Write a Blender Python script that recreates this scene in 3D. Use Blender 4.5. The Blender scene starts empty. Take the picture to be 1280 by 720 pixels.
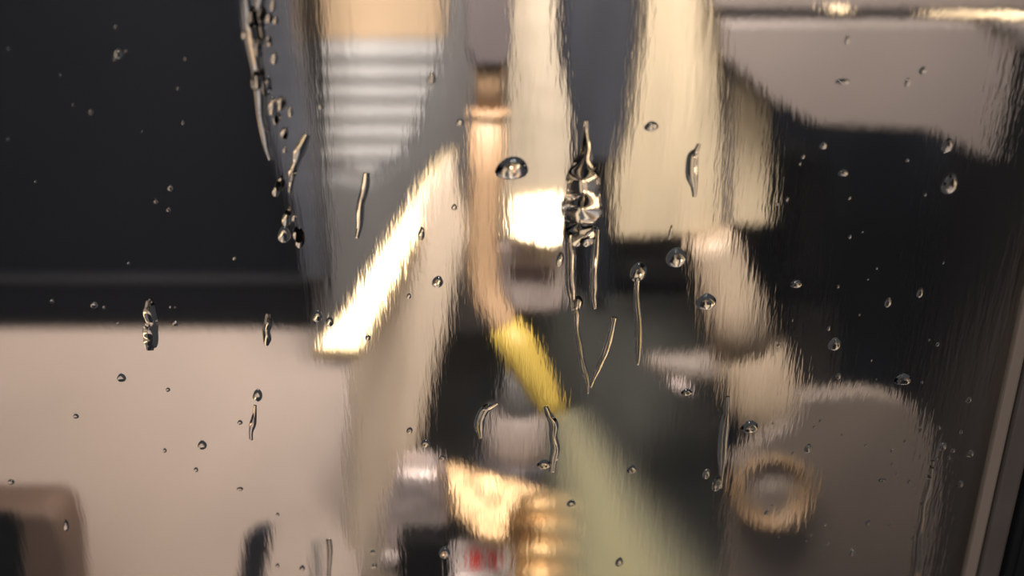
import bpy, bmesh, math, random
from mathutils import Vector, Matrix

# ------------------------------------------------------------------ camera
scene = bpy.context.scene
COL = scene.collection
PITCH = math.radians(22.0)
FPX = 1200.0
CAM = Vector((0.0, -0.50, 1.55))
FWD = Vector((0, math.cos(PITCH), -math.sin(PITCH)))
UPV = Vector((0, math.sin(PITCH), math.cos(PITCH)))
RGT = Vector((1, 0, 0))
cd = bpy.data.cameras.new('camera')
cd.sensor_width = 36.0
cd.lens = FPX / 1280.0 * 36.0
cd.clip_start = 0.01
cd.dof.use_dof = True
cd.dof.focus_distance = 0.56
cd.dof.aperture_fstop = 2.2
cam = bpy.data.objects.new('camera', cd)
cam.location = CAM
cam.rotation_euler = (math.radians(90) - PITCH, 0, 0)
COL.objects.link(cam)
scene.camera = cam

# ------------------------------------------------------------------ world, lamps, exposure
w = bpy.data.worlds.new('workshop_air')
scene.world = w
w.use_nodes = True
w.node_tree.nodes['Background'].inputs[0].default_value = (0.95, 0.95, 1.0, 1)
w.node_tree.nodes['Background'].inputs[1].default_value = 0.07

def area(name, loc, target, sx, sy, power, color):
    l = bpy.data.lights.new(name, 'AREA')
    l.shape = 'RECTANGLE'; l.size = sx; l.size_y = sy
    l.energy = power; l.color = color
    o = bpy.data.objects.new(name, l)
    o.location = loc
    d = Vector(target) - Vector(loc)
    o.rotation_euler = d.to_track_quat('-Z', 'Y').to_euler()
    COL.objects.link(o)
    return o
LAMP = Vector((0.0, 0.10, 1.80))
# the machine's own work lamp above the window (its glare shows on the polished bar and the pale post)
area('machine_lamp_offscreen', LAMP, (-0.02, 0.45, 1.05), 0.60, 0.14, 14.0, (1.0, 0.87, 0.75))
# the workshop's pair of ceiling tubes behind the viewer (their twin glints show in the droplets)
area('room_tube_left_offscreen', (-0.25, -1.30, 3.20), (-0.25, -1.10, 1.0), 0.16, 1.5, 75.0, (1.0, 0.97, 0.93))
area('room_tube_right_offscreen', (0.25, -1.30, 3.20), (0.25, -1.10, 1.0), 0.16, 1.5, 75.0, (1.0, 0.97, 0.93))
scene.view_settings.view_transform = 'Standard'
scene.view_settings.look = 'None'
scene.view_settings.exposure = -0.6
scene.view_settings.gamma = 1.0
scene.view_settings.use_curve_mapping = False
scene.cycles.max_bounces = 14
scene.cycles.transmission_bounces = 12
scene.cycles.volume_bounces = 5
scene.cycles.glossy_bounces = 5
scene.cycles.diffuse_bounces = 4
scene.cycles.sample_clamp_indirect = 6.0

# ------------------------------------------------------------------ helpers
def lin(c):
    c /= 255.0
    return c / 12.92 if c <= 0.04045 else ((c + 0.055) / 1.055) ** 2.4
def rgb(r, g, b): return (lin(r), lin(g), lin(b), 1)

def ray(px, py):
    return FWD + RGT * ((px - 640) / FPX) + UPV * ((360 - py) / FPX)
def P(px, py, y):                       # pixel -> point on the vertical plane at depth y
    d = ray(px, py)
    return CAM + d * ((y - CAM.y) / d.y)
def PN(px, py, anchor, n):              # pixel -> point on the plane through anchor with normal n
    d = ray(px, py)
    return CAM + d * ((anchor - CAM).dot(n) / d.dot(n))
def half(a):                            # normal that mirrors the machine lamp
    return ((CAM - a).normalized() + (LAMP - a).normalized()).normalized()
def mpp(y): return (y - CAM.y) / math.cos(PITCH) / FPX

def tag(o, label, cat, group=None):
    o['label'] = label; o['category'] = cat
    if group: o['group'] = group
    return o
def struct(o):
    o['kind'] = 'structure'
    return o
def empty(name, loc=(0, 0, 0)):
    o = bpy.data.objects.new(name, None)
    o.empty_display_size = 0.02
    o.location = loc
    COL.objects.link(o)
    return o
def obj(name, bm, m, parent=None, smooth=False):
    bmesh.ops.recalc_face_normals(bm, faces=bm.faces)
    me = bpy.data.meshes.new(name)
    bm.to_mesh(me); bm.free()
    if smooth:
        for p in me.polygons: p.use_smooth = len(p.vertices) <= 4 or smooth == 'all'
    me.materials.append(m)
    o = bpy.data.objects.new(name, me)
    COL.objects.link(o)
    if parent:
        o.parent = parent
        o.matrix_parent_inverse = Matrix.Translation(parent.location).inverted()
    return o
def prism(name, pts, off, m, parent=None, bevel=0.0, seg=2):
    bm = bmesh.new()
    a = [bm.verts.new(p) for p in pts]
    b = [bm.verts.new(p + off) for p in pts]
    n = len(a)
    bm.faces.new(a); bm.faces.new(list(reversed(b)))
    for i in range(n):
        bm.faces.new((a[i], b[i], b[(i + 1) % n], a[(i + 1) % n]))
    bmesh.ops.recalc_face_normals(bm, faces=bm.faces)
    if bevel:
        bmesh.ops.bevel(bm, geom=list(bm.edges), offset=bevel, segments=seg, profile=0.5, affect='EDGES', clamp_overlap=True)
    return obj(name, bm, m, parent)
def plate(name, pix, y, depth, m, parent=None, bevel=0.003, seg=2):
    return prism(name, [P(px, py, y) for px, py in pix], Vector((0, depth, 0)), m, parent, bevel, seg)
def facet(name, pix, anchor, n, depth, m, parent=None, bevel=0.002):
    return prism(name, [PN(px, py, anchor, n) for px, py in pix], -n * depth, m, parent, bevel)
def box(name, lo, hi, m, parent=None, bevel=0.0):
    x0, y0, z0 = lo; x1, y1, z1 = hi
    return prism(name, [Vector((x0, y0, z0)), Vector((x1, y0, z0)), Vector((x1, y0, z1)), Vector((x0, y0, z1))],
                 Vector((0, y1 - y0, 0)), m, parent, bevel)
def tube(name, pts, radii, m, parent=None, n=20):
    bm = bmesh.new()
    rings = []
    for i, p in enumerate(pts):
        t = (pts[min(i + 1, len(pts) - 1)] - pts[max(i - 1, 0)]).normalized()
        u = t.cross(Vector((0, 1, 0)))
        if u.length < 1e-3: u = t.cross(Vector((1, 0, 0)))
        u.normalize(); v = t.cross(u)
        rings.append([bm.verts.new(p + (u * math.cos(2 * math.pi * k / n) + v * math.sin(2 * math.pi * k / n)) * radii[i]) for k in range(n)])
    for a, b in zip(rings, rings[1:]):
        for k in range(n):
            bm.faces.new((a[k], a[(k + 1) % n], b[(k + 1) % n], b[k]))
    bm.faces.new(rings[0]); bm.faces.new(list(reversed(rings[-1])))
    return obj(name, bm, m, parent, smooth=True)
def lathe(name, c, axis, prof, m, parent=None, n=40):   # prof: (radius, distance along axis)
    axis = axis.normalized()
    u = axis.cross(Vector((1, 0, 0))).normalized(); v = axis.cross(u)
    bm = bmesh.new()
    rings = []
    for r, h in prof:
        rings.append([bm.verts.new(c + axis * h + (u * math.cos(2 * math.pi * k / n) + v * math.sin(2 * math.pi * k / n)) * max(r, 1e-5)) for k in range(n)])
    for a, b in zip(rings, rings[1:]):
        for k in range(n):
            bm.faces.new((a[k], a[(k + 1) % n], b[(k + 1) % n], b[k]))
    bm.faces.new(rings[0]); bm.faces.new(list(reversed(rings[-1])))
    return obj(name, bm, m, parent, smooth=True)

# ------------------------------------------------------------------ materials
def mat(name, col, rough=0.5, metal=0.0, var=0.15, scale=(14, 14, 5), bump=0.0, coat=0.0, spec=0.5):
    m = bpy.data.materials.new(name); m.use_nodes = True
    nt = m.node_tree; b = nt.nodes['Principled BSDF']
    tc = nt.nodes.new('ShaderNodeTexCoord')
    mp = nt.nodes.new('ShaderNodeMapping'); mp.inputs['Scale'].default_value = scale
    nz = nt.nodes.new('ShaderNodeTexNoise'); nz.inputs['Scale'].default_value = 1.0; nz.inputs['Detail'].default_value = 5
    nt.links.new(tc.outputs['Object'], mp.inputs[0]); nt.links.new(mp.outputs[0], nz.inputs['Vector'])
    rp = nt.nodes.new('ShaderNodeValToRGB')
    rp.color_ramp.elements[0].position = 0.3; rp.color_ramp.elements[1].position = 0.7
    rp.color_ramp.elements[0].color = tuple(c * (1 - var) for c in col[:3]) + (1,)
    rp.color_ramp.elements[1].color = tuple(min(1, c * (1 + var)) for c in col[:3]) + (1,)
    nt.links.new(nz.outputs['Fac'], rp.inputs[0]); nt.links.new(rp.outputs[0], b.inputs['Base Color'])
    b.inputs['Roughness'].default_value = rough
    b.inputs['Metallic'].default_value = metal
    b.inputs['Coat Weight'].default_value = coat
    b.inputs['Coat Roughness'].default_value = 0.15
    b.inputs['Specular IOR Level'].default_value = spec
    if bump:
        bp = nt.nodes.new('ShaderNodeBump'); bp.inputs['Strength'].default_value = 1; bp.inputs['Distance'].default_value = bump
        n2 = nt.nodes.new('ShaderNodeTexNoise'); n2.inputs['Scale'].default_value = 45; n2.inputs['Detail'].default_value = 3
        nt.links.new(tc.outputs['Object'], n2.inputs['Vector'])
        nt.links.new(n2.outputs['Fac'], bp.inputs['Height']); nt.links.new(bp.outputs[0], b.inputs['Normal'])
    return m
M = {
    'black': mat('black_guard_paint', rgb(10, 11, 17), 0.6, spec=0.15),
    'ledge': mat('ledge_steel', rgb(44, 44, 47), 0.5),
    'beige': mat('beige_sheet_paint', rgb(176, 157, 145), 0.55, var=0.06, scale=(4, 4, 4)),
    'slate': mat('slate_wet_steel', rgb(72, 73, 80), 0.35, 0.2, var=0.3, bump=0.004),
    'rib': mat('ribbed_cover_grey', rgb(172, 168, 166), 0.5),
    'cream': mat('cream_panel_paint', rgb(208, 178, 144), 0.5, var=0.06),
    'castgrey': mat('cast_grey', rgb(104, 102, 102), 0.45, 0.1),
    'column': mat('column_beige', rgb(226, 206, 184), 0.4, var=0.12, scale=(25, 25, 3)),
    'polish': mat('polished_steel', rgb(240, 220, 184), 0.30, 1.0, var=0.08, bump=0.0015),
    'polishbar': mat('worn_polished_steel', rgb(236, 212, 170), 0.40, 0.8, var=0.2, scale=(60, 60, 60), bump=0.003),
    'pipe': mat('tan_pipe', rgb(178, 146, 114), 0.5, var=0.1),
    'hanger': mat('mauve_grey_steel', rgb(80, 73, 74), 0.5, var=0.25),
    'yellow': mat('yellow_nozzle', rgb(196, 168, 80), 0.4, var=0.05),
    'paleplate': mat('pale_wet_plate', rgb(194, 180, 160), 0.4, var=0.1, scale=(40, 40, 6), bump=0.002, coat=0.5),
    'darkcol': mat('dark_slate_paint', rgb(44, 46, 55), 0.5, var=0.3, scale=(30, 30, 5)),
    'creamblock': mat('cream_block_paint', rgb(184, 168, 142), 0.45, var=0.1, scale=(40, 40, 5), coat=0.4),
    'taupe': mat('taupe_housing_paint', rgb(108, 99, 95), 0.55, var=0.06, scale=(8, 8, 8)),
    'dim': mat('dim_back_steel', rgb(36, 39, 48), 0.5, var=0.35),
    'bumper': mat('brown_rubber', rgb(112, 92, 80), 0.6),
    'recess': mat('recess_grey', rgb(82, 82, 78), 0.5, var=0.35),
    'brown': mat('brown_dull_steel', rgb(66, 60, 56), 0.5),
    'arm': mat('warm_grey_steel', rgb(188, 168, 146), 0.4, 0.1, var=0.2, scale=(30, 30, 8)),
    'disc': mat('taupe_plate_steel', rgb(124, 113, 105), 0.5, 0.0, var=0.12),
    'boss': mat('bronze_boss', rgb(136, 112, 86), 0.55, 0.0, var=0.15),
    'tool': mat('tool_grey_steel', rgb(180, 166, 160), 0.4, 0.0),
    'toolring': mat('tool_ring_steel', rgb(104, 104, 112), 0.3, 0.3),
    'brass': mat('brass', rgb(250, 202, 146), 0.28, 0.6, var=0.15, bump=0.002),
    'brassrough': mat('rough_brass', rgb(214, 178, 134), 0.38, 0.5, var=0.5, scale=(50, 50, 50), bump=0.008),
    'chrome': mat('chrome', rgb(220, 204, 200), 0.25, 0.5, var=0.3, scale=(40, 40, 20), bump=0.006),
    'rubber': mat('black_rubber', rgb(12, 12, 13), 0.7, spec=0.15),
    'red': mat('red_plastic', rgb(206, 34, 8), 0.45, var=0.05),
    'alu': mat('frame_aluminium', rgb(98, 86, 78), 0.5, 0.0, var=0.1),
    'framebrown': mat('frame_brown_paint', rgb(62, 54, 50), 0.55, var=0.15, scale=(30, 30, 30)),
}
def glassmat(name, ior, rough, bump=None, tint=(1, 1, 1, 1)):
    m = bpy.data.materials.new(name); m.use_nodes = True
    nt = m.node_tree
    nt.nodes.remove(nt.nodes['Principled BSDF'])
    g = nt.nodes.new('ShaderNodeBsdfGlass'); g.inputs['IOR'].default_value = ior
    g.inputs['Roughness'].default_value = rough; g.inputs['Color'].default_value = tint
    nt.links.new(g.outputs[0], nt.nodes['Material Output'].inputs['Surface'])
    if bump:
        tc = nt.nodes.new('ShaderNodeTexCoord')
        tot = None
        for sc, amp, det in bump:
            mp = nt.nodes.new('ShaderNodeMapping'); mp.inputs['Scale'].default_value = sc
            mp.inputs['Rotation'].default_value = (0, math.radians(-6), 0)
            nz = nt.nodes.new('ShaderNodeTexNoise'); nz.inputs['Scale'].default_value = 1; nz.inputs['Detail'].default_value = det
            nt.links.new(tc.outputs['Object'], mp.inputs[0]); nt.links.new(mp.outputs[0], nz.inputs['Vector'])
            ml = nt.nodes.new('ShaderNodeMath'); ml.operation = 'MULTIPLY'; ml.inputs[1].default_value = amp
            nt.links.new(nz.outputs['Fac'], ml.inputs[0])
            if tot is None: tot = ml.outputs[0]
            else:
                ad = nt.nodes.new('ShaderNodeMath'); ad.operation = 'ADD'
                nt.links.new(tot, ad.inputs[0]); nt.links.new(ml.outputs[0], ad.inputs[1]); tot = ad.outputs[0]
        # the film runs thin over the left of the window and thick elsewhere
        sx = nt.nodes.new('ShaderNodeSeparateXYZ'); nt.links.new(tc.outputs['Object'], sx.inputs[0])
        mr = nt.nodes.new('ShaderNodeMapRange'); mr.inputs['From Min'].default_value = -0.20; mr.inputs['From Max'].default_value = -0.04
        mr.inputs['To Min'].default_value = 0.15; mr.inputs['To Max'].default_value = 1.0
        nt.links.new(sx.outputs['X'], mr.inputs['Value'])
        ml = nt.nodes.new('ShaderNodeMath'); ml.operation = 'MULTIPLY'
        nt.links.new(tot, ml.inputs[0]); nt.links.new(mr.outputs[0], ml.inputs[1])
        bp = nt.nodes.new('ShaderNodeBump'); bp.inputs['Strength'].default_value = 1.0; bp.inputs['Distance'].default_value = 1.0
        nt.links.new(ml.outputs[0], bp.inputs['Height']); nt.links.new(bp.outputs[0], g.inputs['Normal'])
    return m
M['glass'] = glassmat('window_glass', 1.5, 0.0)
M['water'] = glassmat('water', 1.33, 0.0)
M['film'] = glassmat('running_coolant_film', 1.33, 0.075,
                     [((110, 30, 12), 0.0016, 2), ((300, 100, 60), 0.0004, 2), ((34, 10, 9), 0.0026, 1)])

# ------------------------------------------------------------------ the setting
YB = 0.85
struct(box('wall_back', (-1.3, YB, 0.0), (1.3, YB + 0.02, 2.1), M['dim']))
struct(box('wall_left', (-1.3, 0.02, 0.0), (-1.28, YB, 2.1), M['dim']))
struct(box('wall_right', (0.62, 0.03, 0.0), (0.64, YB, 2.1), M['brown']))
struct(box('floor', (-1.3, 0.02, -0.02), (1.3, YB, 0.0), M['dim']))

# window: pane, coolant film, frame strips (all vertical, in the door plane)
xs = P(1199, 720, 0).x          # inner edge of the lit frame strip
win = empty('window_1', (0, 0, 0.9)); struct(win)
box('pane', (-0.75, 0.0, 0.9), (xs + 0.006, 0.005, 1.72), M['glass'], win)
box('coolant_film', (-0.75, 0.0052, 0.9), (xs + 0.006, 0.0060, 1.72), M['film'], win)
box('frame_strip', (xs, -0.006, 0.86), (xs + 0.0075, -0.0005, 1.76), M['alu'], win, 0.0015)
box('frame_lip', (xs + 0.0077, -0.009, 0.86), (xs + 0.0205, 0.012, 1.76), M['framebrown'], win, 0.002)
box('gasket', (xs + 0.0207, -0.014, 0.86), (xs + 0.026, 0.012, 1.76), M['rubber'], win, 0.002)
box('door_skin', (xs + 0.0262, -0.014, 0.86), (xs + 0.24, 0.015, 1.76), M['rubber'], win, 0.002)

# ------------------------------------------------------------------ left: black guard, beige sheet
YG = 0.62
g = empty('headstock_guard', P(180, 408, YG))
plate('panel', [(-500, -500), (372, -500), (388, 200), (400, 352), (-500, 352)], YG, 0.10, M['black'], g)
plate('ledge', [(-500, 347), (402, 347), (402, 353), (-500, 353)], YG - 0.012, 0.02, M['ledge'], g, 0.001)
plate('skirt', [(-500, 354), (402, 354), (412, 409), (-500, 409)], YG - 0.004, 0.09, M['black'], g)
tag(g, 'black headstock guard panel with a thin steel ledge above the beige sheet', 'guard')

A = P(200, 408, YG - 0.006)
nb = Vector((0.06, -math.sin(math.radians(42)), math.cos(math.radians(42)))).normalized()
s = facet('chip_guard_sheet', [(-500, 409), (445, 409), (455, 900), (-500, 900)], A, nb, 0.006, M['beige'])
tag(s, 'smooth beige sloping sheet metal guard below the black headstock guard', 'guard')

g = empty('rubber_bumper', P(40, 720, 0.30))
plate('block', [(-60, 636), (58, 636), (74, 648), (84, 680), (92, 790), (-60, 790)], 0.28, 0.05, M['bumper'], g, 0.008, 3)
plate('black_plate', [(-62, 640), (14, 640), (26, 660), (30, 790), (-62, 790)], 0.272, 0.0078, M['rubber'], g, 0.003)  # thin black plate over the left of the block's front
tag(g, 'dark brown rubber bumper block on the beige sheet', 'bumper')

# slate post between guard and ribbed cover
s = plate('corner_post', [(296, -300), (362, -300), (366, 30), (384, 150), (398, 250), (408, 352), (380, 352), (366, 260), (340, 190), (322, 90), (302, 30)],
          0.50, 0.05, M['slate'], None, 0.006, 3)
tag(s, 'dark slate corner post streaming with coolant beside the ribbed cover', 'post')

# cream panel and ribbed cover
s = plate('upper_panel', [(330, -300), (600, -300), (600, 48), (330, 48)], 0.74, 0.03, M['cream'])
tag(s, 'plain cream upper panel above the ribbed cover', 'panel')
g = empty('ribbed_way_cover', P(465, 240, 0.73))
plate('backing', [(330, 50), (600, 50), (600, 260), (330, 260)], 0.73, 0.03, M['rib'], g)
yy = 52
for i in range(8):
    hgt = 22
    a, b, c, d = P(335, yy, 0.728), P(598, yy, 0.728), P(598, yy + hgt, 0.728), P(335, yy + hgt, 0.728)
    z0, z1 = c.z, a.z
    bm = bmesh.new()
    prof = [(0.0, z1 - 0.001), (-0.004, z1 - 0.003), (-0.010, (z0 + z1) / 2), (-0.012, z0 + 0.004), (-0.004, z0 + 0.001), (0.0, z0)]
    L = [bm.verts.new((a.x, 0.729 + q, z)) for q, z in prof]
    R = [bm.verts.new((b.x, 0.729 + q, z)) for q, z in prof]
    for k in range(len(prof)):
        k2 = (k + 1) % len(prof)
        bm.faces.new((L[k], L[k2], R[k2], R[k]))
    bm.faces.new(L); bm.faces.new(list(reversed(R)))
    obj('rib', bm, M['rib'], g)
    yy += 25
tag(g, 'light grey telescopic way cover with horizontal ribs under cream panel', 'way cover')

# cast arm leaning in front of the ribbed cover
s = plate('cast_arm', [(566, -300), (648, -300), (648, 300), (610, 420), (392, 420), (384, 240), (410, 215), (462, 226), (505, 190), (540, 100), (556, 40)],
          0.545, 0.05, M['castgrey'], None, 0.012, 3)
tag(s, 'grey cast arm widening downward behind the polished sloping bar', 'casting')

# beige column and polished bar
s = plate('guard_column', [(562, 190), (588, 300), (560, 420), (538, 500), (516, 600), (500, 900), (424, 900), (432, 520), (436, 436), (470, 360)],
          0.42, 0.05, M['column'], None, 0.014, 4)
tag(s, 'tall beige guard column tapering upward beneath the polished bar', 'column')
A = P(480, 330, 0.385)
s = facet('polished_bar', [(568, 174), (574, 196), (524, 300), (478, 396), (452, 444), (390, 442), (394, 424), (432, 378), (492, 278), (540, 200)], A, half(A), 0.02, M['polishbar'], None, 0.006)
tag(s, 'brightly lit polished steel bar sloping down to the beige sheet', 'bar')

# dark recess plate between column and pipe
s = plate('recess_plate', [(500, 390), (640, 390), (690, 372), (880, 372), (905, 520), (900, 900), (490, 900)], 0.60, 0.02, M['recess'])
tag(s, 'dark recess plate behind the tan coolant pipe and spray', 'plate')

# ------------------------------------------------------------------ coolant pipe, nozzle, spray
YP = 0.36
g = empty('coolant_pipe', P(608, 140, YP))
px = mpp(YP)
tube('upper_tube', [P(612, 60, YP), P(612, 80, YP), P(611, 136, YP)], [17 * px, 18 * px, 18 * px], M['pipe'], g)
plate('hanger_bracket', [(578, -300), (640, -300), (640, 72), (630, 84), (594, 84), (580, 60)], YP - 0.025, 0.05, M['hanger'], g, 0.008, 3)
tube('joint_collar', [P(611, 134, YP), P(611, 137, YP), P(611, 144, YP), P(611, 147, YP)], [19 * px, 24 * px, 24 * px, 19 * px], M['pipe'], g)
tube('lower_tube', [P(610, 145, YP), P(608, 220, YP), P(605, 300, YP), P(604, 340, YP), P(609, 370, YP - .005), P(624, 396, YP - .01), P(640, 420, YP - .015)],
     [21 * px, 21 * px, 20 * px, 19 * px, 19 * px, 19 * px, 18 * px], M['pipe'], g)
tube('nozzle', [P(630, 405, YP - .013), P(648, 434, YP - .018), P(668, 468, YP - .024), P(686, 500, YP - .03), P(697, 520, YP - .034)],
     [20 * px, 25 * px, 23 * px, 18 * px, 14 * px], M['yellow'], g)
tag(g, 'tan coolant pipe bending into a yellow nozzle', 'pipe')

def spraymat(name, col, dens, r0, k):
    m = bpy.data.materials.new(name); m.use_nodes = True
    nt = m.node_tree; nt.nodes.remove(nt.nodes['Principled BSDF'])
    N = nt.nodes.new; Lk = nt.links.new
    def math_(op, a, b=None):
        n = N('ShaderNodeMath'); n.operation = op
        for i_, v_ in enumerate((a, b)):
            if v_ is None: continue
            if isinstance(v_, (int, float)): n.inputs[i_].default_value = v_
            else: Lk(v_, n.inputs[i_])
        return n.outputs[0]
    v = N('ShaderNodeVolumePrincipled')
    v.inputs['Color'].default_value = col; v.inputs['Anisotropy'].default_value = 0.0
    tc = N('ShaderNodeTexCoord'); sp = N('ShaderNodeSeparateXYZ'); Lk(tc.outputs['Object'], sp.inputs[0])
    rr = math_('SQRT', math_('ADD', math_('MULTIPLY', sp.outputs['X'], sp.outputs['X']), math_('MULTIPLY', sp.outputs['Y'], sp.outputs['Y'])))
    u = math_('DIVIDE', rr, math_('ADD', math_('MULTIPLY', sp.outputs['Z'], k), r0))
    mr = N('ShaderNodeMapRange'); mr.interpolation_type = 'SMOOTHSTEP'
    mr.inputs['From Min'].default_value = 1.0; mr.inputs['From Max'].default_value = -0.1
    Lk(u, mr.inputs['Value'])
    mp = N('ShaderNodeMapping'); mp.inputs['Scale'].default_value = (45, 45, 9)
    nz = N('ShaderNodeTexNoise'); nz.inputs['Scale'].default_value = 1; nz.inputs['Detail'].default_value = 3
    Lk(tc.outputs['Object'], mp.inputs[0]); Lk(mp.outputs[0], nz.inputs['Vector'])
    d = math_('MULTIPLY', math_('MULTIPLY', math_('MULTIPLY', mr.outputs[0], mr.outputs[0]), dens), math_('ADD', math_('MULTIPLY', nz.outputs['Fac'], 1.6), 0.2))
    Lk(d, v.inputs['Density'])
    Lk(v.outputs[0], nt.nodes['Material Output'].inputs['Volume'])
    return m
SA, SB = P(706, 514, 0.285), P(806, 800, 0.150)
SL = (SB - SA).length
R_0, K_S = 0.036, 0.46
M['spray'] = spraymat('coolant_mist', (0.98, 0.96, 0.71, 1), 26, R_0, K_S)
bm = bmesh.new(); prev = None
for t in range(9):
    zz = SL * 1.1 * t / 8
    ring = [bm.verts.new(((R_0 + K_S * zz) * math.cos(a * math.pi / 14), (R_0 + K_S * zz) * math.sin(a * math.pi / 14), zz)) for a in range(28)]
    if prev:
        for a in range(28): bm.faces.new((prev[a], prev[(a + 1) % 28], ring[(a + 1) % 28], ring[a]))
    else: bm.faces.new(ring)
    prev = ring
bm.faces.new(list(reversed(prev)))
s = obj('coolant_spray', bm, M['spray'])
s.location = SA
s.rotation_euler = (SB - SA).to_track_quat('Z', 'Y').to_euler()
tag(s, 'greenish misty coolant spray fanning down from the yellow nozzle', 'spray'); s['kind'] = 'stuff'

# ------------------------------------------------------------------ pale post, dark column, cream blocks
g = empty('pale_post', P(675, 380, 0.46))
plate('post', [(640, -300), (690, -300), (696, 60), (714, 150), (716, 240), (712, 300), (626, 300), (634, 140), (638, 60)], 0.46, 0.06, M['paleplate'], g, 0.006)
A = P(665, 270, 0.435)
facet('glare_facet', [(634, 242), (704, 236), (708, 300), (690, 312), (632, 296)], A, half(A), 0.02, M['polish'], g, 0.004)  # facet added and tilted to mirror the lamp, as glare on the wet post
tag(g, 'pale wet vertical post with an added facet mirroring lamp glare', 'post')
g = empty('clamp_block', P(670, 385, 0.45))
body = plate('body', [(624, 305), (712, 305), (714, 372), (700, 392), (640, 392), (622, 360)], 0.45, 0.07, M['chrome'], g, 0.008, 3)
cut = plate('slot_cutter', [(636, 338), (690, 338), (690, 364), (640, 364)], 0.43, 0.065, M['chrome'], None, 0.0)
bo = body.modifiers.new('slot', 'BOOLEAN'); bo.operation = 'DIFFERENCE'; bo.object = cut; bo.solver = 'EXACT'
bpy.context.view_layer.update()
cm = bpy.data.meshes.new_from_object(body.evaluated_get(bpy.context.evaluated_depsgraph_get()))
body.modifiers.clear(); body.data = cm
bpy.data.objects.remove(cut)
tag(g, 'chrome clamp block with a dark slot below the pale post', 'clamp')

g = empty('ram_column', P(755, 210, 0.56))
plate('body', [(690, -300), (815, -300), (812, 60), (796, 140), (770, 205), (722, 205), (700, 90)], 0.56, 0.2, M['darkcol'], g, 0.008)
plate('spindle_shank', [(722, 190), (772, 190), (768, 400), (728, 400)], 0.60, 0.06, M['dim'], g, 0.012, 3)
tag(g, 'dark slate ram column hanging between the pale post and cream block', 'column')

s = plate('cream_block', [(824, -300), (905, -300), (905, 285), (885, 296), (768, 302), (766, 240), (790, 170), (806, 60)], 0.49, 0.26, M['creamblock'], None, 0.008, 3)
tag(s, 'tall cream wet block beside the dark ram column', 'block')
g = empty('slide_block', P(935, 284, 0.50))
plate('side_rail', [(907, 40), (915, 60), (915, 284), (907, 284)], 0.495, 0.26, M['taupe'], g, 0.004)
plate('face', [(914, 80), (966, 110), (964, 282), (914, 284)], 0.50, 0.26, M['creamblock'], g, 0.005)
tag(g, 'short cream slide block under the taupe housing', 'block')
s = plate('cross_beam', [(740, 322), (880, 322), (880, 352), (740, 352)], 0.66, 0.15, M['castgrey'])
tag(s, 'grey cross beam low behind the cream block', 'beam')

# ------------------------------------------------------------------ right: taupe housing, dark wall things
g = empty('turret_housing', P(1100, 165, 0.42))
plate('body', [(905, 26), (1385, 26), (1385, 60), (1272, 64), (1262, 130), (1243, 206), (1190, 180), (1160, 166), (1022, 160), (965, 128), (905, 74)], 0.42, 0.06, M['taupe'], g, 0.006)
plate('upper_body', [(890, -300), (1385, -300), (1385, 14), (890, 14)], 0.44, 0.04, M['taupe'], g, 0.006)
A = P(1215, 18, 0.418)
facet('wet_lip', [(1150, 13), (1385, 14), (1385, 27), (1150, 19)], A, half(A), 0.01, M['polish'], g, 0.002)
A = P(1052, 12, 0.418)
facet('wet_lip', [(1030, 4), (1056, 6), (1062, 16), (1040, 15)], A, half(A), 0.01, M['polish'], g, 0.002)
tag(g, 'taupe turret housing with a cut corner and shiny upper lip', 'housing')
s = plate('guide_post', [(1000, 200), (1036, 200), (1030, 345), (996, 345)], 0.74, 0.11, M['brown'])
tag(s, 'faint dark brown guide post under the taupe housing', 'post')
s = plate('junction_box', [(985, 388), (1046, 388), (1044, 492), (978, 492)], 0.72, 0.13, M['brown'], None, 0.004)
tag(s, 'dull brown junction box on the dark back wall', 'box')

ya = 0.485; pa = mpp(ya)
g = empty('boring_bar', P(950, 520, ya))
tube('shank', [P(886, 294, ya), P(892, 312, ya), P(911, 370, ya), P(933, 436, ya)], [28 * pa, 30 * pa, 38 * pa, 46 * pa], M['arm'], g)
tube('head', [P(929, 425, ya), P(933, 436, ya), P(948, 480, ya - .004), P(960, 512, ya - .01), P(965, 526, ya - .01)], [43 * pa, 47 * pa, 52 * pa, 48 * pa, 38 * pa], M['arm'], g)
tube('side_tool', [P(905, 456, ya), P(865, 460, ya), P(832, 456, ya), P(806, 448, ya)], [26 * pa, 22 * pa, 17 * pa, 9 * pa], M['disc'], g)
tube('tool_tip', [P(840, 474, ya - .015), P(858, 488, ya - .015), P(866, 491, ya - .015)], [7 * pa, 6 * pa, 3 * pa], M['chrome'], g)
tag(g, 'warm grey boring bar slanting down toward the round boss', 'boring bar')

g = empty('turret_plate', P(1030, 720, 0.36))
plate('plate', [(1004, 494), (1080, 488), (1122, 496), (1150, 516), (1167, 546), (1174, 585), (1170, 650), (1150, 900), (900, 900), (910, 640), (915, 580), (945, 552), (985, 530)], 0.36, 0.022, M['disc'], g, 0.006, 3)
cb = P(965, 617, 0.352); pb = mpp(0.34)
ax = Vector((0.0, -1.0, 0.28))
bc = cb + Vector((0, 0.012, 0))
lathe('boss', bc, ax, [(58 * pb, -0.004), (57 * pb, 0.012), (54 * pb, 0.019), (49 * pb, 0.021), (44 * pb, 0.019), (39 * pb, 0.012), (36 * pb, 0.007), (0, 0.006)], M['boss'], g)
lathe('centre_plate', bc, ax, [(33 * pb, 0.0065), (33 * pb, 0.0075), (30 * pb, 0.0085), (0, 0.0085)], M['disc'], g)
lathe('centre_bolt', bc, ax, [(12 * pb, 0.0086), (12 * pb, 0.0095), (9 * pb, 0.0115), (0, 0.0115)], M['disc'], g, 24)
tag(g, 'dull taupe turret plate with rounded corner and round bronze boss', 'turret')

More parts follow.
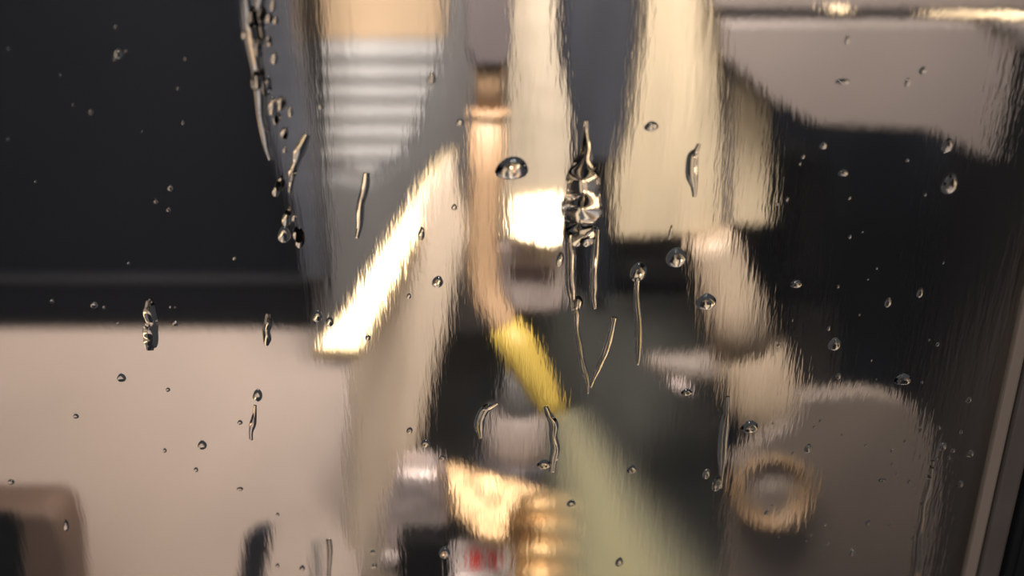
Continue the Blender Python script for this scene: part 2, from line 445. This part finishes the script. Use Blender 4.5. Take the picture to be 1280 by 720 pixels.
# ------------------------------------------------------------------ tool head, brass workpiece, chuck
g = empty('spindle_quill', P(645, 605, 0.49))
yt = 0.49; pt = mpp(yt)
tube('neck', [P(655, 436, 0.585), P(654, 445, yt + .05), P(652, 460, yt + .01), P(650, 490, yt), P(648, 520, yt)], [18 * pt, 19 * pt, 21 * pt, 26 * pt, 34 * pt], M['castgrey'], g)
tube('body', [P(648, 508, yt), P(648, 514, yt), P(646, 540, yt), P(645, 566, yt), P(645, 570, yt)], [30 * pt, 37 * pt, 43 * pt, 46 * pt, 40 * pt], M['tool'], g)
tube('ring', [P(645, 562, yt), P(645, 566, yt), P(644, 590, yt), P(644, 600, yt)], [46 * pt, 50 * pt, 52 * pt, 44 * pt], M['toolring'], g)
tag(g, 'grey rounded spindle quill with a shiny ring above the brass workpiece', 'tool')

yw = 0.34; pw = mpp(yw)
g = empty('brass_workpiece', P(668, 720, yw))
dn = (P(668, 700, yw) - P(668, 640, yw)); dn = Vector((0, 0, -1))
base = P(676, 622, 0.40)
R0 = 60 * pw
prof = [(R0 * 0.3, 0.006), (R0 * 0.8, 0.004)]
for zc in (-0.012, -0.036, -0.060, -0.084, -0.108, -0.132):
    for a in (75, 45, 15, -15, -45, -75):
        prof.append((R0 * 0.86 + 0.011 * math.cos(math.radians(a)) - 0.003, zc + 0.0115 * math.sin(math.radians(a))))
prof.append((R0 * 0.86, -0.146))
lathe('cylinder', base, Vector((0, 0.9, 1)), prof, M['brass'], g)
A = P(600, 610, yw - 0.014)
facet('sloped_face', [(552, 571), (600, 583), (650, 597), (690, 612), (650, 624), (634, 650), (630, 680), (600, 672), (566, 640)], A, (half(A) + Vector((-0.16, 0, 0))).normalized(), 0.02, M['brassrough'], g, 0.005)
tag(g, 'golden brass workpiece with ringed cylinder catching bright glare', 'workpiece')

g = empty('chuck_jaw', P(510, 700, 0.33))
plate('jaw', [(500, 588), (546, 590), (564, 640), (560, 680), (478, 690), (476, 640)], 0.345, 0.05, M['chrome'], g, 0.010, 3)
plate('gripper', [(498, 676), (560, 676), (566, 800), (494, 800)], 0.318, 0.04, M['rubber'], g, 0.006)
lathe('polished_screw', P(489, 694, 0.325), half(P(489, 694, 0.325)), [(13 * mpp(.325), -0.02), (13 * mpp(.325), 0.0), (9 * mpp(.325), 0.004), (0, 0.005)], M['chrome'], g, 24)
tag(g, 'shiny pinkish chrome chuck jaw with a black gripper', 'jaw')
g = empty('lower_jaw', P(600, 720, 0.32))
A = P(606, 690, 0.312)
nj = (half(A) + Vector((0.12, -0.45, 0))).normalized()
facet('jaw', [(566, 676), (600, 668), (640, 676), (646, 800), (562, 800)], A, nj, 0.014, M['chrome'], g, 0.004)
A2 = A + nj * 0.003
for cx, cy in ((594, 697), (617, 698)):
    facet('red_cap', [(cx - 6, cy - 13), (cx + 6, cy - 12), (cx + 9, cy), (cx + 5, cy + 13), (cx - 7, cy + 13)], A2, nj, 0.0028, M['red'], g, 0.0008)
tag(g, 'chrome lower jaw with two small red caps', 'jaw')

# dark swarf stubs on the beige sheet
for pix, lab in (([(306, 672), (318, 662), (338, 660), (336, 690), (326, 740), (296, 740)], 'dark slate metal stub standing on the beige sheet'),
                 ([(392, 676), (400, 672), (400, 740), (390, 740)], 'thin pale metal sliver beside the guard column')):
    s = plate('metal_stub', pix, 0.33, 0.015, M['darkcol'] if pix[0][0] < 350 else M['rib'], None, 0.004)
    tag(s, lab, 'stub')

# ------------------------------------------------------------------ water on the glass
YF = -0.0002
def dome(cx, cy, wpx, hpx, hk=0.30, lean=0.0):
    c = P(cx, cy, YF); k = mpp(0) * 1.0
    bm = bmesh.new()
    nr, na = 7, 18
    rng = random.Random(int(cx * 31 + cy))
    wob = [1 + rng.uniform(-0.10, 0.10) for _ in range(na)]
    wob = [(wob[i - 1] + wob[i] * 2 + wob[(i + 1) % na]) / 4 for i in range(na)]
    rings = []
    rx, rz = wpx * k / 2, hpx * k / 2
    H = min(rx, rz) * hk * 2
    for i in range(nr):
        t = i / nr * math.pi / 2
        rr, hh = math.cos(t), math.sin(t) * H
        ring = []
        for j in range(na):
            a = 2 * math.pi * j / na
            z = math.sin(a) * rz * rr * wob[j]
            # fatter at the bottom as gravity pulls
            x = math.cos(a) * rx * rr * wob[j] * (1 - 0.18 * math.sin(a)) + z * lean
            ring.append(bm.verts.new((c.x + x, YF - hh * (1 - 0.2 * math.sin(a) * rr), c.z + z)))
        rings.append(ring)
    top = bm.verts.new((c.x, YF - H, c.z))
    for a, b in zip(rings, rings[1:]):
        for j in range(na):
            bm.faces.new((a[j], a[(j + 1) % na], b[(j + 1) % na], b[j]))
    for j in range(na):
        bm.faces.new((rings[-1][j], rings[-1][(j + 1) % na], top))
    bm.faces.new(list(reversed(rings[0])))
    return obj('water_droplet', bm, M['water'], None, smooth='all')
def zone(x, y):
    if y < 410 and x < 372: return 'over the black headstock guard'
    if x < 430: return 'over the beige sloping sheet'
    if x < 560 and y < 400: return 'over the ribbed cover and polished bar'
    if x < 630: return 'over the beige column and chuck'
    if x < 780 and y > 540: return 'over the brass workpiece and spray'
    if x < 905 and y < 400: return 'over the pale post and cream block'
    if y < 165: return 'over the taupe housing'
    if y > 480 and x < 1155: return 'over the round turret plate'
    if x > 1150 and y > 480: return 'beside the lit window frame strip'
    return 'over the dark recess beneath the housing'
DROPS = [(148, 67, 9, 11), (114, 140, 5, 8), (213, 235, 6, 8), (195, 252, 5, 5), (211, 262, 5, 6), (293, 323, 4, 5), (355, 293, 16, 22), (320, 101, 12, 24),
 (118, 381, 9, 9), (65, 376, 5, 6), (130, 384, 4, 5), (187, 375, 3, 4), (219, 404, 8, 7), (397, 395, 12, 16), (412, 402, 10, 14), (148, 404, 5, 5),
 (152, 472, 12, 12), (322, 494, 13, 18), (253, 556, 12, 14), (206, 563, 5, 7), (245, 587, 6, 8), (95, 520, 8, 7), (210, 487, 6, 6), (300, 528, 7, 7), (14, 602, 9, 8),
 (300, 611, 9, 6), (347, 643, 5, 6), (347, 707, 5, 8), (83, 657, 8, 20), (378, 710, 8, 10),
 (547, 352, 14, 16), (575, 153, 9, 9), (532, 554, 12, 12), (568, 259, 7, 8), (527, 292, 8, 18), (512, 538, 8, 10), (511, 370, 6, 8), (460, 422, 7, 8), (401, 134, 5, 6), (540, 98, 9, 14),
 (355, 130, 6, 14), (363, 140, 6, 14), (640, 210, 40, 28), (814, 158, 16, 12), (845, 322, 26, 26), (882, 377, 26, 22), (798, 340, 20, 26), (700, 324, 10, 20), (722, 378, 13, 20), (838, 290, 4, 18),
 (1187, 230, 17, 26), (1184, 182, 12, 18), (995, 355, 14, 10), (1043, 430, 15, 18), (1048, 470, 7, 9), (1129, 474, 22, 16), (1150, 366, 7, 14), (1110, 378, 8, 14), (1172, 430, 4, 7),
 (1153, 88, 8, 9), (1134, 103, 6, 10), (1059, 50, 5, 10), (1053, 102, 18, 7), (1029, 182, 8, 9), (1054, 216, 12, 8), (1178, 558, 11, 13), (1191, 563, 6, 8), (1213, 567, 9, 11), (1200, 605, 9, 11),
 (1165, 586, 5, 7), (1201, 540, 5, 6), (1211, 500, 7, 9), (1170, 573, 6, 7), (1162, 598, 5, 8), (1186, 572, 5, 6),
 (937, 533, 22, 18), (1010, 560, 10, 14), (958, 641, 6, 8), (1065, 690, 8, 15), (1103, 600, 10, 6), (1136, 602, 5, 7), (1085, 653, 8, 10), (883, 592, 10, 16), (896, 604, 12, 24),
 (790, 586, 13, 13), (714, 629, 12, 12), (774, 702, 11, 16), (466, 690, 8, 8), (468, 707, 8, 8), (556, 690, 16, 20), (553, 572, 8, 8), (680, 580, 20, 14), (858, 490, 14, 10)]
rng = random.Random(5)
for i in range(55):
    x, y = rng.uniform(965, 1205), rng.uniform(170, 700)
    if x > 1200 - (y - 300) * 0.1: continue
    d = rng.uniform(2.0, 4.2)
    DROPS.append((x, y, d, d * rng.uniform(1, 1.7)))
for i in range(16):
    d = rng.uniform(2.0, 3.5)
    DROPS.append((rng.uniform(10, 370), rng.uniform(20, 400), d, d * 1.4))
OWN = {
 (355, 293): 'large droplet on the black guard beside the corner post', (320, 101): 'tall pale-lit droplet hanging on the rippling stream at the guard edge',
 (397, 395): 'bright droplet at the foot of the polished bar, beside the black guard', (412, 402): 'bright droplet touching the foot of the polished bar',
 (322, 494): 'sparkling droplet heading a short trail on the beige sheet', (253, 556): 'sparkling droplet on the beige sheet with a speck below',
 (152, 472): 'round faint droplet below the hanging drip on the beige sheet', (83, 657): 'long thin droplet at the corner of the brown bumper',
 (547, 352): 'round droplet between the polished bar and tan pipe', (575, 153): 'bright droplet beside the tan pipe joint collar', (532, 554): 'round droplet beside the beige column above the chuck jaw',
 (527, 292): 'narrow tall droplet lying on the polished bar', (540, 98): 'bluish droplet between the ribbed cover and grey cast arm',
 (355, 130): 'upper one of a bright droplet pair on the corner post', (363, 140): 'lower one of a bright droplet pair on the corner post',
 (640, 210): 'widest ring-like droplet between tan pipe and pale post', (814, 158): 'flat faint droplet high on the cream block', (845, 322): 'large dark-rimmed droplet under the cream block foot',
 (882, 377): 'large dark-rimmed droplet on the boring bar shank', (798, 340): 'large sparkling droplet heading the wavy strand', (700, 324): 'tall droplet on the pale post below the glare facet',
 (722, 378): 'sparkling droplet heading the V-shaped drip', (838, 290): 'thin vertical droplet on the cream block foot',
 (1187, 230): 'large bright droplet under the taupe housing edge', (1184, 182): 'dark droplet on the sloping lower edge of the taupe housing',
 (995, 355): 'flat droplet beside the faint guide post', (1043, 430): 'sparkling droplet on the edge of the brown junction box', (1129, 474): 'wide bright droplet above the turret plate corner',
 (1150, 366): 'narrow droplet on the dark recess toward the window frame', (1110, 378): 'narrow double-glint droplet on the dark recess', (1054, 216): 'dim flat droplet in the recess under the taupe housing',
 (1053, 102): 'faint smeared flat droplet on the taupe housing', (1178, 558): 'brightest droplet of the cluster heading the long rivulet', (1213, 567): 'bright droplet next to the lit frame strip',
 (1200, 605): 'lone bright droplet below the cluster by the frame strip', (937, 533): 'ringed droplet under the boring bar head', (1010, 560): 'pale droplet just above the bronze boss',
 (1065, 690): 'slanted bright droplet low on the turret plate', (883, 592): 'bright droplet at the end of the dark rivulet', (896, 604): 'tall bright droplet beside the bronze boss',
 (790, 586): 'round droplet in front of the greenish spray', (714, 629): 'dark round droplet between the brass workpiece and spray', (774, 702): 'tall droplet low in front of the greenish spray',
 (556, 690): 'large droplet over the chrome jaw beside the black gripper', (680, 580): 'gold-lit wide droplet between spindle quill and brass workpiece', (858, 490): 'droplet beside the bright tool tip of the boring bar',
 (1103, 600): 'faint flat droplet on the turret plate', (148, 67): 'lone bright droplet high on the black guard', (118, 381): 'pale square-looking droplet on the guard skirt'}
for cx, cy, a, b in DROPS:
    s = dome(cx, cy, a, b, lean=0.12)
    z = zone(cx, cy)
    size = 'tiny' if max(a, b) < 10 else ('small' if max(a, b) < 17 else 'large')
    if (cx, cy) in OWN: tag(s, OWN[(cx, cy)], 'droplet', 'coolant droplets on the window')
    else: tag(s, f'{size} clear coolant droplet on the glass {z}', 'droplet', f'{size} droplets {z}')

rng = random.Random(11)
for i in range(34):                     # broken ripples of coolant over the guard edge
    y = rng.uniform(-5, 300)
    x = 302 + y * 0.17 + rng.uniform(-4, 40) * (1 - y / 700)
    wd = rng.uniform(5, 12)
    s = dome(x, y, wd, wd * rng.uniform(1.2, 2.6), hk=0.2, lean=0.2)
    tag(s, 'elongated coolant ripple droplet in the cluster on the corner post', 'droplet', 'ripple droplets on the corner post')

def rivulet(pts, label, hk=0.5):        # pts: (px, py, width px)
    rg = random.Random(int(pts[0][0] * 7 + pts[0][1]))
    fine = []
    for (x0, y0, w0), (x1, y1, w1) in zip(pts, pts[1:]):
        fine += [(x0, y0, w0), ((x0 + x1) / 2 + rg.uniform(-.18, .18) * w0, (y0 + y1) / 2, (w0 + w1) / 2 * rg.uniform(.7, 1.15))]
    pts = fine + [pts[-1]]
    res = []
    n = len(pts)
    for i in range(n - 1):
        p0, p1, p2, p3 = pts[max(i - 1, 0)], pts[i], pts[i + 1], pts[min(i + 2, n - 1)]
        for s_ in range(6):
            t = s_ / 6
            res.append([0.5 * ((2 * p1[k]) + (-p0[k] + p2[k]) * t + (2 * p0[k] - 5 * p1[k] + 4 * p2[k] - p3[k]) * t * t + (-p0[k] + 3 * p1[k] - 3 * p2[k] + p3[k]) * t ** 3) for k in range(3)])
    res.append(list(pts[-1]))
    k = mpp(0)
    hk = hk * 0.45
    bm = bmesh.new(); rows = []
    m_ = 10
    for i, (x, y, wd) in enumerate(res):
        c = P(x, y, YF); q0 = P(*res[max(i - 1, 0)][:2], YF); q1 = P(*res[min(i + 1, len(res) - 1)][:2], YF)
        t = (q1 - q0).normalized(); sd = Vector((-t.z, 0, t.x))
        r = max(wd, 0.6) * k / 2
        rows.append([bm.verts.new(c + sd * r * math.cos(math.pi * j / m_) + Vector((0, -r * hk * 2 * math.sin(math.pi * j / m_), 0))) for j in range(m_ + 1)])
    for a, b in zip(rows, rows[1:]):
        for j in range(m_):
            bm.faces.new((a[j], a[j + 1], b[j + 1], b[j]))
        bm.faces.new((a[m_], a[0], b[0], b[m_]))
    bm.faces.new(rows[0]); bm.faces.new(list(reversed(rows[-1])))
    s = obj('water_rivulet', bm, M['water'], None, smooth='all')
    tag(s, label, 'rivulet', None)
    return s
rivulet([(733, 150, 4), (733, 190, 16), (728, 222, 40), (727, 262, 50), (728, 292, 42), (729, 306, 8)], 'bulging coolant drip running down beside the pale post', 0.09)
rivulet([(712, 290, 6), (713, 320, 13), (714, 360, 13), (716, 388, 4)], 'broader of the two coolant trickles below the bulging drip', 0.35)
rivulet([(747, 285, 5), (744, 320, 11), (742, 360, 10), (744, 386, 4)], 'slimmer of the two coolant trickles below the bulging drip', 0.35)
rivulet([(722, 372, 5), (720, 392, 10), (724, 430, 8), (732, 468, 9), (735, 492, 3)], 'longer strand of the V-shaped coolant drip', 0.4)
rivulet([(768, 396, 6), (760, 430, 9), (748, 460, 8), (738, 484, 4)], 'shorter strand of the V-shaped coolant drip', 0.4)
rivulet([(797, 346, 6), (796, 380, 9), (798, 420, 11), (797, 456, 4)], 'wavy coolant strand beside the V-shaped drip', 0.35)
rivulet([(874, 180, 5), (866, 195, 13), (865, 220, 15), (868, 246, 5)], 'crescent-shaped coolant drip on the cream block', 0.35)
rivulet([(458, 216, 8), (455, 240, 10), (450, 268, 10), (446, 298, 5)], 'gold-lit coolant drip between the ribbed cover and polished bar', 0.35)
rivulet([(187, 376, 9), (187, 392, 17), (188, 415, 20), (188, 430, 18), (188, 438, 9)], 'hanging coolant drip at the lower edge of the black guard', 0.14)
rivulet([(335, 392, 6), (335, 405, 11), (334, 422, 11), (333, 432, 5)], 'faint coolant drip at the guard edge near the corner post', 0.12)
rivulet([(319, 506, 4), (316, 530, 9), (314, 550, 5)], 'short coolant trail under a droplet on the beige sheet', 0.15)
rivulet([(1166, 575, 6), (1160, 610, 12), (1152, 650, 12), (1146, 690, 16), (1138, 730, 16)], 'long coolant rivulet running down along the turret plate edge', 0.3)
rivulet([(909, 495, 6), (906, 530, 13), (903, 570, 13), (900, 610, 6)], 'dark coolant rivulet between the spray and the bronze boss', 0.35)
rivulet([(622, 504, 4), (606, 512, 13), (599, 532, 14), (601, 548, 5)], 'curved coolant drip on the column side of the spindle quill', 0.35)
rivulet([(682, 508, 6), (692, 530, 13), (694, 560, 13), (690, 590, 8)], 'curved coolant drip on the spray side of the spindle quill', 0.35)
rivulet([(308, -20, 10), (312, 20, 16), (318, 60, 18), (326, 120, 15), (332, 170, 12), (338, 200, 5)], 'rippling coolant stream down the guard edge', 0.3)
rivulet([(330, -20, 8), (322, 20, 12), (328, 50, 8)], 'short coolant stream beside the rippling stream', 0.3)
rivulet([(384, 168, 8), (374, 190, 14), (366, 215, 10), (362, 240, 4)], 'bright coolant streak across the corner post', 0.3)
rivulet([(411, 674, 8), (412, 700, 7), (410, 740, 8)], 'thin coolant trickle beside the guard column foot', 0.35)
